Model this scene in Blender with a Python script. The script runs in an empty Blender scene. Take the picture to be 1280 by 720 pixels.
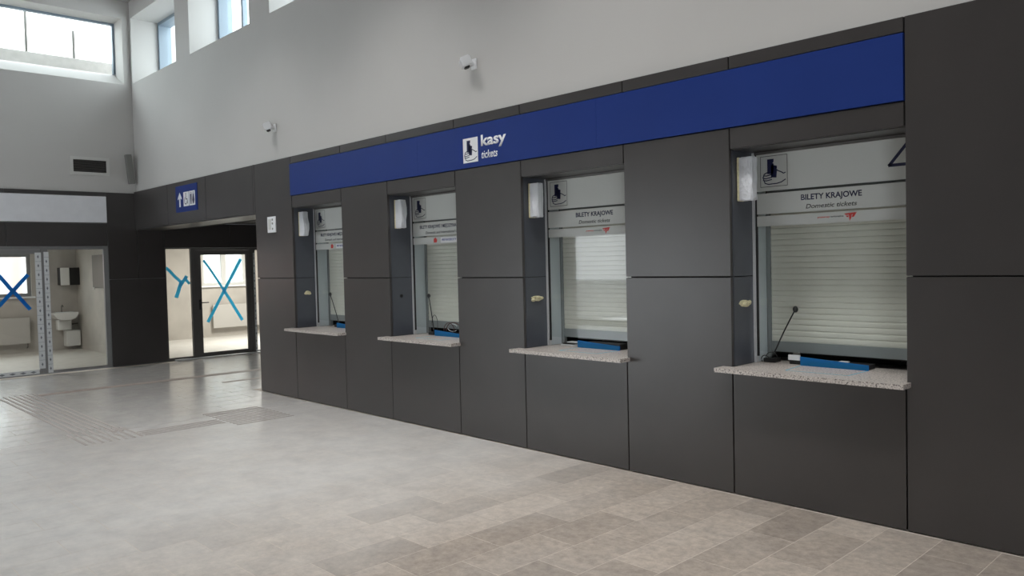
import bpy, bmesh, math, random
from mathutils import Vector, Matrix
random.seed(7)
S = bpy.context.scene
COL = S.collection

# ------------------------------------------------------------------ camera, sky, exposure
YAW, PITCH, ROLL, FPX, DIST, HC = 0.8073, -0.0331, -0.0238, 992.984, 5.0193, 1.7
cy_, sy_ = math.cos(YAW), math.sin(YAW)
fwd = Vector((-sy_*math.cos(PITCH), cy_*math.cos(PITCH), math.sin(PITCH)))
r_ = Vector((cy_, sy_, 0)); u_ = r_.cross(fwd)
right = r_*math.cos(ROLL)+u_*math.sin(ROLL); up = -r_*math.sin(ROLL)+u_*math.cos(ROLL)
cam = bpy.data.cameras.new('camera'); camo = bpy.data.objects.new('camera', cam); COL.objects.link(camo)
M3 = Matrix((right, up, -fwd)).transposed()
camo.matrix_world = Matrix.Translation((0, -DIST, HC)) @ M3.to_4x4()
cam.sensor_width = 36; cam.lens = FPX/1280*36; cam.clip_start = .05; cam.clip_end = 300
S.camera = camo

w = bpy.data.worlds.new('overcast_sky'); S.world = w; w.use_nodes = True
bg = w.node_tree.nodes['Background']; bg.inputs[0].default_value = (.90, .96, 1.0, 1); bg.inputs[1].default_value = 1.35
S.view_settings.view_transform = 'Standard'; S.view_settings.look = 'None'
S.view_settings.gamma = 1; S.view_settings.use_curve_mapping = False
S.view_settings.exposure = 2.25
def fill_light(x, y, z, sx, sy, watts, spread=180, col=(1, .95, .88)):
    l = bpy.data.lights.new('fill_light', 'AREA'); l.shape = 'RECTANGLE'; l.size = sx; l.size_y = sy; l.energy = watts; l.color = col; l.spread = math.radians(spread)
    o = bpy.data.objects.new('fill_light', l); COL.objects.link(o); o.location = (x, y, z)
fill_light(-17.3, 3.6, 2.72, 1.2, 1.2, 38)      # unseen fill lights added to brighten the rooms behind the glass doors
fill_light(-17.3, -2.6, 2.72, 1.2, 1.2, 10)

for x_, p_ in ((-12.6, 2.0), (-9.7, 5.0), (-6.8, 8.5), (-3.9, 10.0), (-1.0, 9.0)):                # unseen overhead lights added to brighten the hall, narrowed to spare the upper wall
    fill_light(x_, -1.75, 6.42, 1.6, .5, p_, 90, (1, .985, .96))

# ------------------------------------------------------------------ materials
def mat(name, col, rough=.5, metal=0, spec=.5, noise=0, nscale=8, bump=0, bscale=60, stretch=(1,1,1), dark=None):
    m = bpy.data.materials.new(name); m.use_nodes = True; nt = m.node_tree; b = nt.nodes['Principled BSDF']
    b.inputs['Base Color'].default_value = (*col, 1); b.inputs['Roughness'].default_value = rough
    b.inputs['Metallic'].default_value = metal; b.inputs['Specular IOR Level'].default_value = spec
    g = nt.nodes.new('ShaderNodeNewGeometry'); mp = nt.nodes.new('ShaderNodeMapping'); mp.inputs['Scale'].default_value = stretch
    nt.links.new(g.outputs['Position'], mp.inputs['Vector'])
    if noise:
        n = nt.nodes.new('ShaderNodeTexNoise'); n.inputs['Scale'].default_value = nscale; n.inputs['Detail'].default_value = 6
        nt.links.new(mp.outputs[0], n.inputs['Vector'])
        r = nt.nodes.new('ShaderNodeValToRGB'); r.color_ramp.elements[0].position = .3; r.color_ramp.elements[1].position = .7
        d = dark or tuple(c*(1-noise) for c in col)
        r.color_ramp.elements[0].color = (*d, 1); r.color_ramp.elements[1].color = (*[min(1, c*(1+noise*.6)) for c in col], 1)
        nt.links.new(n.outputs['Fac'], r.inputs[0]); nt.links.new(r.outputs[0], b.inputs['Base Color'])
    if bump:
        n2 = nt.nodes.new('ShaderNodeTexNoise'); n2.inputs['Scale'].default_value = bscale; n2.inputs['Detail'].default_value = 3
        nt.links.new(mp.outputs[0], n2.inputs['Vector'])
        bp = nt.nodes.new('ShaderNodeBump'); bp.inputs['Strength'].default_value = bump; bp.inputs['Distance'].default_value = .01
        nt.links.new(n2.outputs['Fac'], bp.inputs['Height']); nt.links.new(bp.outputs[0], b.inputs['Normal'])
    return m

def floor_mat(name, island):
    m = bpy.data.materials.new(name); m.use_nodes = True; nt = m.node_tree; b = nt.nodes['Principled BSDF']; L = nt.links.new
    g = nt.nodes.new('ShaderNodeNewGeometry'); oi = nt.nodes.new('ShaderNodeObjectInfo')
    rnd = g.outputs['Random Per Island'] if island else oi.outputs['Random']
    def noise(sc, det, rough=.6):
        n = nt.nodes.new('ShaderNodeTexNoise'); n.inputs['Scale'].default_value = sc; n.inputs['Detail'].default_value = det
        n.inputs['Roughness'].default_value = rough; L(g.outputs['Position'], n.inputs['Vector']); return n
    n1 = noise(1.3, 5); n2 = noise(17, 8, .78); n3 = noise(90, 3)
    r = nt.nodes.new('ShaderNodeValToRGB')
    r.color_ramp.elements[0].color = (.325, .282, .245, 1); r.color_ramp.elements[1].color = (.50, .44, .385, 1)
    L(rnd, r.inputs[0])
    r2 = nt.nodes.new('ShaderNodeValToRGB'); r2.color_ramp.elements[0].position = .32; r2.color_ramp.elements[1].position = .68
    r2.color_ramp.elements[0].color = (.68, .68, .68, 1); r2.color_ramp.elements[1].color = (1.24, 1.23, 1.22, 1)
    L(n2.outputs['Fac'], r2.inputs[0])
    mx = nt.nodes.new('ShaderNodeMix'); mx.data_type = 'RGBA'; mx.blend_type = 'MULTIPLY'; mx.inputs[0].default_value = 1
    L(r.outputs[0], mx.inputs[6]); L(r2.outputs[0], mx.inputs[7])
    # paler towards the passage end: lens glare painted into the colour, with patchy dust
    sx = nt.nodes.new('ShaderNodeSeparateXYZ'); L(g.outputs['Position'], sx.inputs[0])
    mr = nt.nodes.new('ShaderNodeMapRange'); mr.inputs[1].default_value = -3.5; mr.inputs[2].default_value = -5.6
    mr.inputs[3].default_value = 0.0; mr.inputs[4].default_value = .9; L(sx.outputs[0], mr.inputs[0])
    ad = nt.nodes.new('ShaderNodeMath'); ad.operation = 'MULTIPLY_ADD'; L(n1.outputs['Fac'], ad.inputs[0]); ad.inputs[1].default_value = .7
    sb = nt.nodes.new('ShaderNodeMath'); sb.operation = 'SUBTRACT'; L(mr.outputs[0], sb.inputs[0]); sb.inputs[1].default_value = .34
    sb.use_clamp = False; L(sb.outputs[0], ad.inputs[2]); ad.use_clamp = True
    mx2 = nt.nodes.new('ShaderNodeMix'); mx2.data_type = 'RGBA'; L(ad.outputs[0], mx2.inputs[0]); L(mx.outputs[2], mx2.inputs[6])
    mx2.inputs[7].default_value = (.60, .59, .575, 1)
    n4 = noise(4.5, 8, .75); r4 = nt.nodes.new('ShaderNodeValToRGB'); r4.color_ramp.elements[0].position = .35; r4.color_ramp.elements[1].position = .65
    r4.color_ramp.elements[0].color = (.87, .87, .88, 1); r4.color_ramp.elements[1].color = (1.08, 1.07, 1.06, 1); L(n4.outputs['Fac'], r4.inputs[0])
    mx3 = nt.nodes.new('ShaderNodeMix'); mx3.data_type = 'RGBA'; mx3.blend_type = 'MULTIPLY'; mx3.inputs[0].default_value = 1
    L(mx2.outputs[2], mx3.inputs[6]); L(r4.outputs[0], mx3.inputs[7]); L(mx3.outputs[2], b.inputs['Base Color'])
    rr = nt.nodes.new('ShaderNodeMapRange'); rr.inputs[1].default_value = -11; rr.inputs[2].default_value = -4; rr.inputs[3].default_value = .20; rr.inputs[4].default_value = .46
    L(sx.outputs[0], rr.inputs[0]); L(rr.outputs[0], b.inputs['Roughness']); b.inputs['Specular IOR Level'].default_value = .5
    bp = nt.nodes.new('ShaderNodeBump'); bp.inputs['Strength'].default_value = .12; bp.inputs['Distance'].default_value = .004
    L(n3.outputs['Fac'], bp.inputs['Height']); L(bp.outputs[0], b.inputs['Normal'])
    return m

def glass_mat(name, tint=(.955, .97, .965), refl=1.0):
    m = bpy.data.materials.new(name); m.use_nodes = True; nt = m.node_tree; nt.nodes.clear(); L = nt.links.new
    o = nt.nodes.new('ShaderNodeOutputMaterial'); t = nt.nodes.new('ShaderNodeBsdfTransparent'); t.inputs[0].default_value = (*tint, 1)
    gl = nt.nodes.new('ShaderNodeBsdfGlossy'); gl.inputs['Roughness'].default_value = .02; gl.inputs[0].default_value = (refl, refl, refl, 1)
    f = nt.nodes.new('ShaderNodeFresnel'); f.inputs[0].default_value = 1.5; mx = nt.nodes.new('ShaderNodeMixShader')
    ge = nt.nodes.new('ShaderNodeNewGeometry'); iv = nt.nodes.new('ShaderNodeMath'); iv.operation = 'SUBTRACT'; iv.inputs[0].default_value = 1; L(ge.outputs['Backfacing'], iv.inputs[1])
    mu = nt.nodes.new('ShaderNodeMath'); mu.operation = 'MULTIPLY'; L(f.outputs[0], mu.inputs[0]); L(iv.outputs[0], mu.inputs[1])   # the pane reflects at its outer faces only
    L(mu.outputs[0], mx.inputs[0]); L(t.outputs[0], mx.inputs[1]); L(gl.outputs[0], mx.inputs[2]); L(mx.outputs[0], o.inputs[0])
    return m

def tape_mat(name, col):
    m = bpy.data.materials.new(name); m.use_nodes = True; nt = m.node_tree; b = nt.nodes['Principled BSDF']; L = nt.links.new
    b.inputs['Base Color'].default_value = (*col, 1); b.inputs['Roughness'].default_value = .5
    t = nt.nodes.new('ShaderNodeBsdfTranslucent'); t.inputs[0].default_value = (*col, 1); mx = nt.nodes.new('ShaderNodeMixShader'); mx.inputs[0].default_value = .6
    L(b.outputs[0], mx.inputs[1]); L(t.outputs[0], mx.inputs[2]); L(mx.outputs[0], nt.nodes['Material Output'].inputs[0]); return m

def granite_mat():
    m = bpy.data.materials.new('speckled_granite'); m.use_nodes = True; nt = m.node_tree; b = nt.nodes['Principled BSDF']; L = nt.links.new
    g = nt.nodes.new('ShaderNodeNewGeometry'); v = nt.nodes.new('ShaderNodeTexNoise'); v.inputs['Scale'].default_value = 95
    v.inputs['Detail'].default_value = 4; L(g.outputs['Position'], v.inputs['Vector'])
    r = nt.nodes.new('ShaderNodeValToRGB'); e = r.color_ramp.elements
    e[0].position = .36; e[0].color = (.10, .09, .085, 1); e[1].position = .46; e[1].color = (.50, .45, .42, 1)
    x = e.new(.6); x.color = (.66, .61, .57, 1)
    L(v.outputs['Fac'], r.inputs[0]); L(r.outputs[0], b.inputs['Base Color']); b.inputs['Roughness'].default_value = .3
    return m

M = dict(
 white=mat('white_paint', (.56, .55, .535), .7, noise=.03, nscale=.8, bump=.03),
 hallgrey=mat('grey_hall_cladding', (.20, .195, .19), .6, noise=.05),
 ceil=mat('ceiling_paint', (.42, .41, .40), .8, noise=.02),
 panel=mat('anthracite_panel', (.047, .042, .041), .33, spec=.7, noise=.10, nscale=2.2, bump=.015, bscale=300),
 gap=mat('joint_black', (.006, .006, .006), .9),
 jamb=mat('anthracite_jamb_panel', (.075, .082, .10), .28, noise=.06),
 blue=mat('sign_blue', (.012, .036, .20), .45, spec=.25, noise=.05, nscale=1.5),
 navy=mat('navy_print', (.008, .012, .06), .5),
 signwhite=mat('sign_white', (.82, .83, .85), .5),
 grey_txt=mat('grey_print', (.09, .10, .10), .5),
 red=mat('red_print', (.65, .06, .05), .5),
 bluetxt=mat('blue_print', (.03, .05, .32), .5),
 alu=mat('brushed_aluminium', (.68, .69, .71), .35, metal=.2, noise=.05, nscale=30),
 gframe=mat('grey_door_frame', (.22, .22, .225), .4, noise=.04),
 dframe=mat('dark_door_frame', (.11, .105, .10), .4),
 wframe=mat('blue_grey_window_frame', (.22, .28, .34), .4),
 black=mat('black_plastic', (.012, .012, .013), .45),
 granite=granite_mat(),
 film=mat('frosted_film', (.60, .62, .60), .45),
 slat=mat('shutter_cream', (.74, .72, .65), .45, noise=.03, nscale=10),
 rail=mat('shutter_rail_grey', (.25, .265, .27), .4),
 reveal=mat('inner_reveal_grey', (.60, .65, .68), .6),
 bag=mat('white_plastic_wrap', (.74, .76, .80), .35, bump=.5, bscale=45),
 putty=mat('cream_tape', (.82, .76, .50), .6, noise=.2, nscale=60),
 tapeblue=tape_mat('blue_tape', (.02, .30, .70)),
 tapecyan=tape_mat('cyan_tape', (.20, .76, .96)),
 plaster=mat('raw_plaster', (.47, .44, .40), .85, noise=.12, nscale=2.5, bump=.05),
 roomfloor=mat('dusty_screed', (.58, .56, .52), .6, noise=.08, nscale=5),
 porcelain=mat('porcelain', (.75, .75, .73), .15),
 radiator=mat('radiator_white', (.50, .48, .45), .4),
 steel=mat('stainless_steel', (.13, .125, .115), .45, metal=.1),
 grille=mat('white_grille', (.62, .62, .60), .5),
 spk=mat('grey_speaker', (.20, .20, .19), .5),
 signboard=mat('pale_signboard', (.80, .81, .85), .45, noise=.03),
 tact=mat('tactile_rib', (.44, .40, .38), .6, noise=.15, nscale=40),
 redstrip=mat('reddish_strip', (.42, .35, .32), .6, noise=.15, nscale=12),
 grout=mat('grout', (.66, .60, .53), .8, noise=.1, nscale=30),
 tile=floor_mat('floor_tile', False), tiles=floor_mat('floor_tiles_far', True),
 glass=glass_mat('clear_glass'), wglass=glass_mat('window_glass', (.96, .98, .97)),
 conc=mat('outdoor_concrete', (.52, .50, .48), .9, noise=.1),
 facade=mat('pale_facade', (.72, .70, .68), .9), brickf=mat('pinkish_facade', (.55, .33, .27), .9, noise=.15, nscale=3),
 dglass=mat('dark_window', (.35, .40, .44), .15), ground=mat('outdoor_ground', (.32, .32, .31), .9),
 film_print=mat('printed_edge_film', (.72, .74, .76), .5), film_mark=mat('film_marks', (.20, .22, .25), .5),
 brownc=mat('brown_cable', (.10, .04, .03), .5), slot=mat('duct_black', (.01, .01, .01), .8),
)

# ------------------------------------------------------------------ helpers
WO = {}      # world origin of each object (nothing is rotated)
def link(o, parent=None, origin=(0, 0, 0)):
    COL.objects.link(o)
    if parent is not None:
        o.parent = parent; po = WO[parent.name]
        o.location = (origin[0]-po[0], origin[1]-po[1], origin[2]-po[2])
    else: o.location = origin
    WO[o.name] = tuple(origin)
    return o
class MB:
    def __init__(s): s.b = bmesh.new(); s.mi = 0
    def _set(s, fs):
        for f in fs: f.material_index = s.mi
    def box(s, x0, x1, y0, y1, z0, z1, bev=0):
        r = bmesh.ops.create_cube(s.b, size=1, matrix=Matrix.Translation(((x0+x1)/2, (y0+y1)/2, (z0+z1)/2)) @ Matrix.Diagonal((abs(x1-x0), abs(y1-y0), abs(z1-z0), 1)))
        fs = {f for v in r['verts'] for f in v.link_faces}; s._set(fs)
        if bev:
            es = {e for v in r['verts'] for e in v.link_edges}
            q = bmesh.ops.bevel(s.b, geom=list(es), offset=bev, segments=2, affect='EDGES', profile=.6); s._set(q['faces'])
        return s
    def mbox(s, mtx, sx, sy, sz, bev=0):
        r = bmesh.ops.create_cube(s.b, size=1, matrix=mtx @ Matrix.Diagonal((sx, sy, sz, 1)))
        s._set({f for v in r['verts'] for f in v.link_faces})
        if bev:
            q = bmesh.ops.bevel(s.b, geom=list({e for v in r['verts'] for e in v.link_edges}), offset=bev, segments=2, affect='EDGES'); s._set(q['faces'])
        return s
    def cyl(s, p, q, r, r2=None, n=12):
        p = Vector(p); q = Vector(q); d = q-p
        m = Matrix.Translation((p+q)/2) @ d.to_track_quat('Z', 'Y').to_matrix().to_4x4()
        k = bmesh.ops.create_cone(s.b, cap_ends=True, segments=n, radius1=r, radius2=r if r2 is None else r2, depth=d.length, matrix=m)
        fs = {f for v in k['verts'] for f in v.link_faces}; s._set(fs)
        for f in fs: f.smooth = len(f.verts) == 4
        return s
    def tube(s, pts, r, n=6):
        pts = [Vector(p) for p in pts]; rings = []
        for i, p in enumerate(pts):
            d = (pts[min(i+1, len(pts)-1)]-pts[max(i-1, 0)]).normalized()
            a = d.cross(Vector((0, 0, 1))); a = a.normalized() if a.length > .05 else Vector((1, 0, 0)); c = d.cross(a).normalized()
            rings.append([s.b.verts.new(p+a*r*math.cos(2*math.pi*k/n)+c*r*math.sin(2*math.pi*k/n)) for k in range(n)])
        for A, B in zip(rings, rings[1:]):
            for k in range(n):
                f = s.b.faces.new((A[k], A[(k+1) % n], B[(k+1) % n], B[k])); f.smooth = True; f.material_index = s.mi
        s.b.faces.new(rings[0][::-1]); s.b.faces.new(rings[-1])
        return s
    def ball(s, c, r, sc=(1, 1, 1), n=12):
        k = bmesh.ops.create_uvsphere(s.b, u_segments=n, v_segments=max(6, n//2+2), radius=r, matrix=Matrix.Translation(c) @ Matrix.Diagonal((*sc, 1)))
        for f in {f for v in k['verts'] for f in v.link_faces}: f.smooth = True; f.material_index = s.mi
        return s
    def prism(s, pts, axis, a, b):
        """closed outline pts (2D) swept between a and b along axis"""
        def P(p, t): return {'x': (t, p[0], p[1]), 'y': (p[0], t, p[1]), 'z': (p[0], p[1], t)}[axis]
        A = [s.b.verts.new(P(p, a)) for p in pts]; B = [s.b.verts.new(P(p, b)) for p in pts]; n = len(pts)
        fs = [s.b.faces.new(A), s.b.faces.new(B[::-1])]+[s.b.faces.new((A[k], B[k], B[(k+1) % n], A[(k+1) % n])) for k in range(n)]
        s._set(fs); bmesh.ops.recalc_face_normals(s.b, faces=fs)
        return s
    def stroke(s, pts, wd, y0, y1):
        """polyline in the XZ plane drawn as a thin raised ribbon"""
        for (x0, z0), (x1, z1) in zip(pts, pts[1:]):
            dx, dz = x1-x0, z1-z0; l = math.hypot(dx, dz) or 1; nx, nz = -dz/l*wd/2, dx/l*wd/2; ex, ez = dx/l*wd*.3, dz/l*wd*.3
            s.prism([(x0-ex+nx, z0-ez+nz), (x1+ex+nx, z1+ez+nz), (x1+ex-nx, z1+ez-nz), (x0-ex-nx, z0-ez-nz)], 'y', y0, y1)
        return s
    def mesh(s, name, mats, origin=(0, 0, 0)):
        me = bpy.data.meshes.new(name)
        if any(origin): bmesh.ops.translate(s.b, verts=s.b.verts, vec=-Vector(origin))
        s.b.to_mesh(me); s.b.free()
        for m in (mats if isinstance(mats, (list, tuple)) else [mats]): me.materials.append(M[m])
        return me
    def centre(s):
        if not s.b.verts: return (0, 0, 0)
        c = [v.co for v in s.b.verts]
        return ((min(v.x for v in c)+max(v.x for v in c))/2, (min(v.y for v in c)+max(v.y for v in c))/2, min(v.z for v in c))
    def build(s, name, mats, parent=None, label=None, origin=None):
        origin = origin or s.centre()
        o = bpy.data.objects.new(name, s.mesh(name, mats, origin)); link(o, parent, origin)
        if label: o['label'] = label
        return o
def thing(name, label, cat, loc, group=None):
    o = bpy.data.objects.new(name, None); o.empty_display_size = .05; link(o, None, loc)
    o['label'] = label; o['category'] = cat
    if group: o['group'] = group
    return o
def struct(o): o['kind'] = 'structure'; return o
def place(mesh, name, parent, origin):
    return link(bpy.data.objects.new(name, mesh), parent, origin)
def box(name, m, parent, *a, bev=0, label=None): return MB().box(*a, bev=bev).build(name, m, parent, label)

def wall_grid(name, u0, u1, z0, z1, holes, d0, d1, axis, mats, parent=None, split=None):
    """wall slab with rectangular holes. axis 'y': slab spans x in [u0,u1], thickness y d0..d1; axis 'x': spans y, thickness x.
    split=(z, below index, above index)"""
    us = sorted({u0, u1, *[h[0] for h in holes], *[h[1] for h in holes]}); zs = sorted({z0, z1, *[h[2] for h in holes], *[h[3] for h in holes]}|({split} if split else set()))
    us = [u for u in us if u0 <= u <= u1]; zs = [z for z in zs if z0 <= z <= z1]
    solid = lambda i, j: 0 <= i < len(us)-1 and 0 <= j < len(zs)-1 and not any(h[0] < (us[i]+us[i+1])/2 < h[1] and h[2] < (zs[j]+zs[j+1])/2 < h[3] for h in holes)
    b = bmesh.new(); P = (lambda u, d, z: (u, d, z)) if axis == 'y' else (lambda u, d, z: (d, u, z))
    def q(pts, mi):
        f = b.faces.new([b.verts.new(P(*p)) for p in pts]); f.material_index = mi
    for i in range(len(us)-1):
        for j in range(len(zs)-1):
            if not solid(i, j): continue
            a, c, e, g = us[i], us[i+1], zs[j], zs[j+1]; mi = 1 if (split and (e+g)/2 < split) else 0
            q([(a, d0, e), (c, d0, e), (c, d0, g), (a, d0, g)], mi); q([(a, d1, e), (a, d1, g), (c, d1, g), (c, d1, e)], mi)
            if not solid(i-1, j): q([(a, d0, e), (a, d0, g), (a, d1, g), (a, d1, e)], mi)
            if not solid(i+1, j): q([(c, d0, e), (c, d1, e), (c, d1, g), (c, d0, g)], mi)
            if not solid(i, j-1): q([(a, d0, e), (a, d1, e), (c, d1, e), (c, d0, e)], mi)
            if not solid(i, j+1): q([(a, d0, g), (c, d0, g), (c, d1, g), (a, d1, g)], mi)
    bmesh.ops.remove_doubles(b, verts=b.verts, dist=1e-5); bmesh.ops.recalc_face_normals(b, faces=b.faces)
    me = bpy.data.meshes.new(name); b.to_mesh(me); b.free()
    for m in mats: me.materials.append(M[m])
    o = bpy.data.objects.new(name, me); link(o, parent, (0, 0, 0)); return o

def text_mesh(txt, bold=0, shear=0):
    cu = bpy.data.curves.new('t', 'FONT'); cu.body = txt; cu.size = 1; cu.shear = shear; cu.offset = bold; cu.resolution_u = 3
    o = bpy.data.objects.new('t', cu); COL.objects.link(o); dg = bpy.context.evaluated_depsgraph_get()
    me = bpy.data.meshes.new_from_object(o.evaluated_get(dg)); bpy.data.objects.remove(o); bpy.data.curves.remove(cu)
    return me
def text(name, txt, m, parent, x0, x1, zbase, zcap, y, bold=0, shear=0, label=None, t=.0006, ref='H'):
    """flat lettering on a plane y=const facing the hall; x0..x1 is its width, zbase..zcap its cap height"""
    me = text_mesh(txt, bold, shear)
    xs = [v.co.x for v in me.vertices]; capm = text_mesh(ref, bold); cap = max(v.co.y for v in capm.vertices); bpy.data.meshes.remove(capm)
    lo, hi = min(xs), max(xs); sx = (x1-x0)/(hi-lo); sz = (zcap-zbase)/cap
    b = bmesh.new(); b.from_mesh(me); bpy.data.meshes.remove(me)
    bmesh.ops.solidify(b, geom=b.faces[:], thickness=0)if False else None
    for v in b.verts: v.co = Vector(((v.co.x-lo)*sx, 0, v.co.y*sz))
    ex = bmesh.ops.extrude_face_region(b, geom=b.faces[:])
    for g in ex['geom']:
        if isinstance(g, bmesh.types.BMVert): g.co.y -= t
    bmesh.ops.recalc_face_normals(b, faces=b.faces)
    mm = bpy.data.meshes.new(name); b.to_mesh(mm); b.free(); mm.materials.append(M[m])
    o = bpy.data.objects.new(name, mm); link(o, parent, (x0, y, zbase))
    if label: o['label'] = label
    return o

# ------------------------------------------------------------------ key dimensions (x along the ticket wall, y into it, z up)
XE = -14.99                         # end wall
TOP = 3.11
W = [(-9.27, -8.10), (-7.168, -6.018), (-5.095, -3.935), (-2.992, -1.815)]   # ticket windows
ZL, ZS = 2.452, .915                # lintel underside, counter top
CEIL = 6.48
GY = .31                            # ticket window glass
YE = 8.0; XR = 3.2; YF = -10.5                # far ends of the hall, outside the picture
cw = [(-14.93, -12.93)]+[(-12.385+2.62*i, -10.35+2.62*i) for i in range(2)]  # clerestory openings

# ------------------------------------------------------------------ ticket wall and hall shell
holes = [(XE-1, -10.286, -1, 2.44)]+[(a-.029, b+.029, .885, ZL+.012) for a, b in W]+[(a, b, 5.035, 6.185) for a, b in cw]
wr = struct(wall_grid('wall_right', XE, XR, -.1, CEIL, holes, .034, .75, 'y', ['white', 'gap'], split=TOP))
we = struct(wall_grid('wall_left', YF, YE, 3.0, CEIL, [(-5.2, -.085, 5.015, 6.18)], XE-.03, XE-.5, 'x', ['white', 'gframe'], split=3.085))
wl = struct(wall_grid('wall_left', YF, YE, -.1, 3.0, [(-3.9, -.49, -.2, 2.14), (.50, 3.9, -.2, 2.105)], XE-.03, XE-.14, 'x', ['gframe']))
# sloped inner sill of the end-wall window
o = MB()
v = [o.b.verts.new(p) for p in ((XE-.031, -5.2, 5.012), (XE-.52, -5.2, 5.012), (XE-.52, -5.2, 5.27), (XE-.031, -.085, 5.012), (XE-.52, -.085, 5.012), (XE-.52, -.085, 5.27))]
for f in ((0, 2, 1), (3, 4, 5), (0, 3, 5, 2), (0, 1, 4, 3), (1, 2, 5, 4)): o.b.faces.new([v[i] for i in f])
bmesh.ops.recalc_face_normals(o.b, faces=o.b.faces)
o.build('sloped_sill', 'white', we)
# opposite side (behind and left of the camera): glazed bays, then solid wall
wn = struct(wall_grid('wall_front', XE, XR, -.1, CEIL, [(-14.6, -12.0, .1, 2.5), (-11.8, -9.2, .1, 2.5)], YF, YF-.3, 'y', ['hallgrey']))
wb = struct(wall_grid('wall_back', YF, .034, -.1, CEIL, [(-9.8, -5.5, .1, 3.0)], XR, XR+.3, 'x', ['hallgrey']))
ce = struct(box('ceiling', 'ceil', None, XE-.5, XR+.3, YF-.3, .78, CEIL, CEIL+.25))

# floor: sub-base with grout, tiles as parts where they are large, the rest as one mesh
fl = struct(box('floor', 'grout', None, XE-.02, XR+.3, YF-.3, .034, -.15, -.0007))
fl2 = struct(box('floor', 'grout', None, XE-.14, -10.28, .034, 5.0, -.15, -.0007))
TX, TY, X0, Y0 = .3075, .613, -1.307, -.010
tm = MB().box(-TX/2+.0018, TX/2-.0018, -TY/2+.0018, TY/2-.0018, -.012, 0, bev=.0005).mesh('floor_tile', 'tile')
cells = []
inv = camo.matrix_world.inverted()
def pix(p):
    q = inv @ Vector(p)
    return (640+FPX*q.x/-q.z, 360-FPX*q.y/-q.z, -q.z) if q.z < -.05 else None
for i in range(-44, 14):
    for j in range(-18, 10):
        x0 = X0+i*TX; y0 = Y0+j*TY+(TY/2 if i % 2 else 0)
        xc, yc = x0+TX/2, y0-TY/2
        ya, yb = yc-TY/2, yc+TY/2
        lim = 4.95 if xc < -10.44 else -.002
        if ya >= lim-.01 or x0 > XR or yb < YF: continue
        yb = min(yb, lim)
        cells.append((xc, (ya+yb)/2, yb-ya, x0))
vis = []
for c in cells:
    pts = [pix((c[0]+sx*TX*.4, c[1]+sy*c[2]*.4, 0)) for sx in (-1, 0, 1) for sy in (-1, 0, 1)]
    seen = any(p and -5 <= p[0] <= 1285 and p[1] <= 725 for p in pts)
    full = abs(c[2]-TY) < 1e-6 and c[0]-TX/2 > XE
    p = pix((c[0], c[1], 0))
    vis.append((not (seen and full), p[2] if p else 999, c))
vis.sort(key=lambda t: (t[0], t[1]))
far = MB()
for k, (hid, d, c) in enumerate(vis):
    if not hid and k < 290:
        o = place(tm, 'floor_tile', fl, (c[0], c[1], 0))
    else:
        xa, xb = max(c[0]-TX/2, XE-.028)+.0018, c[0]+TX/2-.0018
        if xb-xa > .02 and c[2] > .02: far.box(xa, xb, c[1]-c[2]/2+.0018, c[1]+c[2]/2-.0018, -.012, 0)
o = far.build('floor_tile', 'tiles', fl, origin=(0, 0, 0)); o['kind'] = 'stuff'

# tactile guide ribs and reddish strip set into the floor
for k in range(7):
    y = -2.66+k*.07
    box('guide_rib', 'tact', fl, -12.7, -9.25 if k < 5 else -8.95, y, y+.026, -.001, .004)
for k in range(8):
    y = -2.72+k*.075
    box('guide_rib', 'tact', fl, -9.2, -8.5, y, y+.026, -.001, .004)
for k in range(4):
    x = -8.76+k*.075
    box('guide_rib', 'tact', fl, x, x+.028, -2.15, -1.3, -.001, .004)
for k in range(11):
    x = -9.2+k*.09
    box('guide_rib', 'tact', fl, x, x+.03, -1.27, -.60, -.001, .004)
box('inlay_strip', 'redstrip', fl, -12.60, -12.40, -2.2, 1.4, -.001, .002)
box('inlay_strip', 'redstrip', fl, -11.6, -11.5, .0, .6, -.001, .0015)

# ------------------------------------------------------------------ cladding panels (parts of the ticket wall)
g = .010
def pan(x0, x1, z0, z1, par=wr, m='panel'):
    return box('cladding_panel', m, par, x0+g/2, x1-g/2, 0, .03, z0+g/2, z1-g/2, bev=.0015)
ZJ, ZB0, ZB1 = 1.555, 2.607, 3.012
xs = [XE, -13.42, -11.90, -10.34]
for a, b in zip(xs, xs[1:]): pan(a, b, 2.44, TOP)
pan(-10.286, W[0][0], .004, ZJ); pan(-10.34, W[0][0], ZJ if False else 2.44, TOP) if False else None
pan(-10.286, W[0][0], ZJ, TOP)
box('cladding_panel', 'panel', wr, -10.337, -10.289, 0, .03, 2.443, TOP-.003)
for i, (a, b) in enumerate(W):
    pan(a, b, .004, .885); pan(a, b, ZL, ZB0); pan(a, b, ZB1, TOP)
    if i < 3:
        c = W[i+1][0]
        pan(b, c, .004, ZJ); pan(b, c, ZJ, ZB0); pan(b, c, ZB1, TOP)
    # jamb linings and soffit
    for s, xj in ((1, a), (-1, b)):
        xa, xb = (xj-.028, xj) if s > 0 else (xj, xj+.028)
        for z0, z1 in ((ZS+.002, ZJ-.003), (ZJ+.003, ZL)):
            box('jamb_panel', 'jamb', wr, xa, xb, .031, GY-.014, z0, z1)
    box('soffit_panel', 'panel', wr, a, b, .031, GY-.014, ZL, ZL+.01)
for a, b in ((W[3][1], -.60), (-.60, .6), (.6, 1.8), (1.8, XR)):
    pan(a, b, .004, ZJ); pan(a, b, ZJ, TOP)
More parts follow.
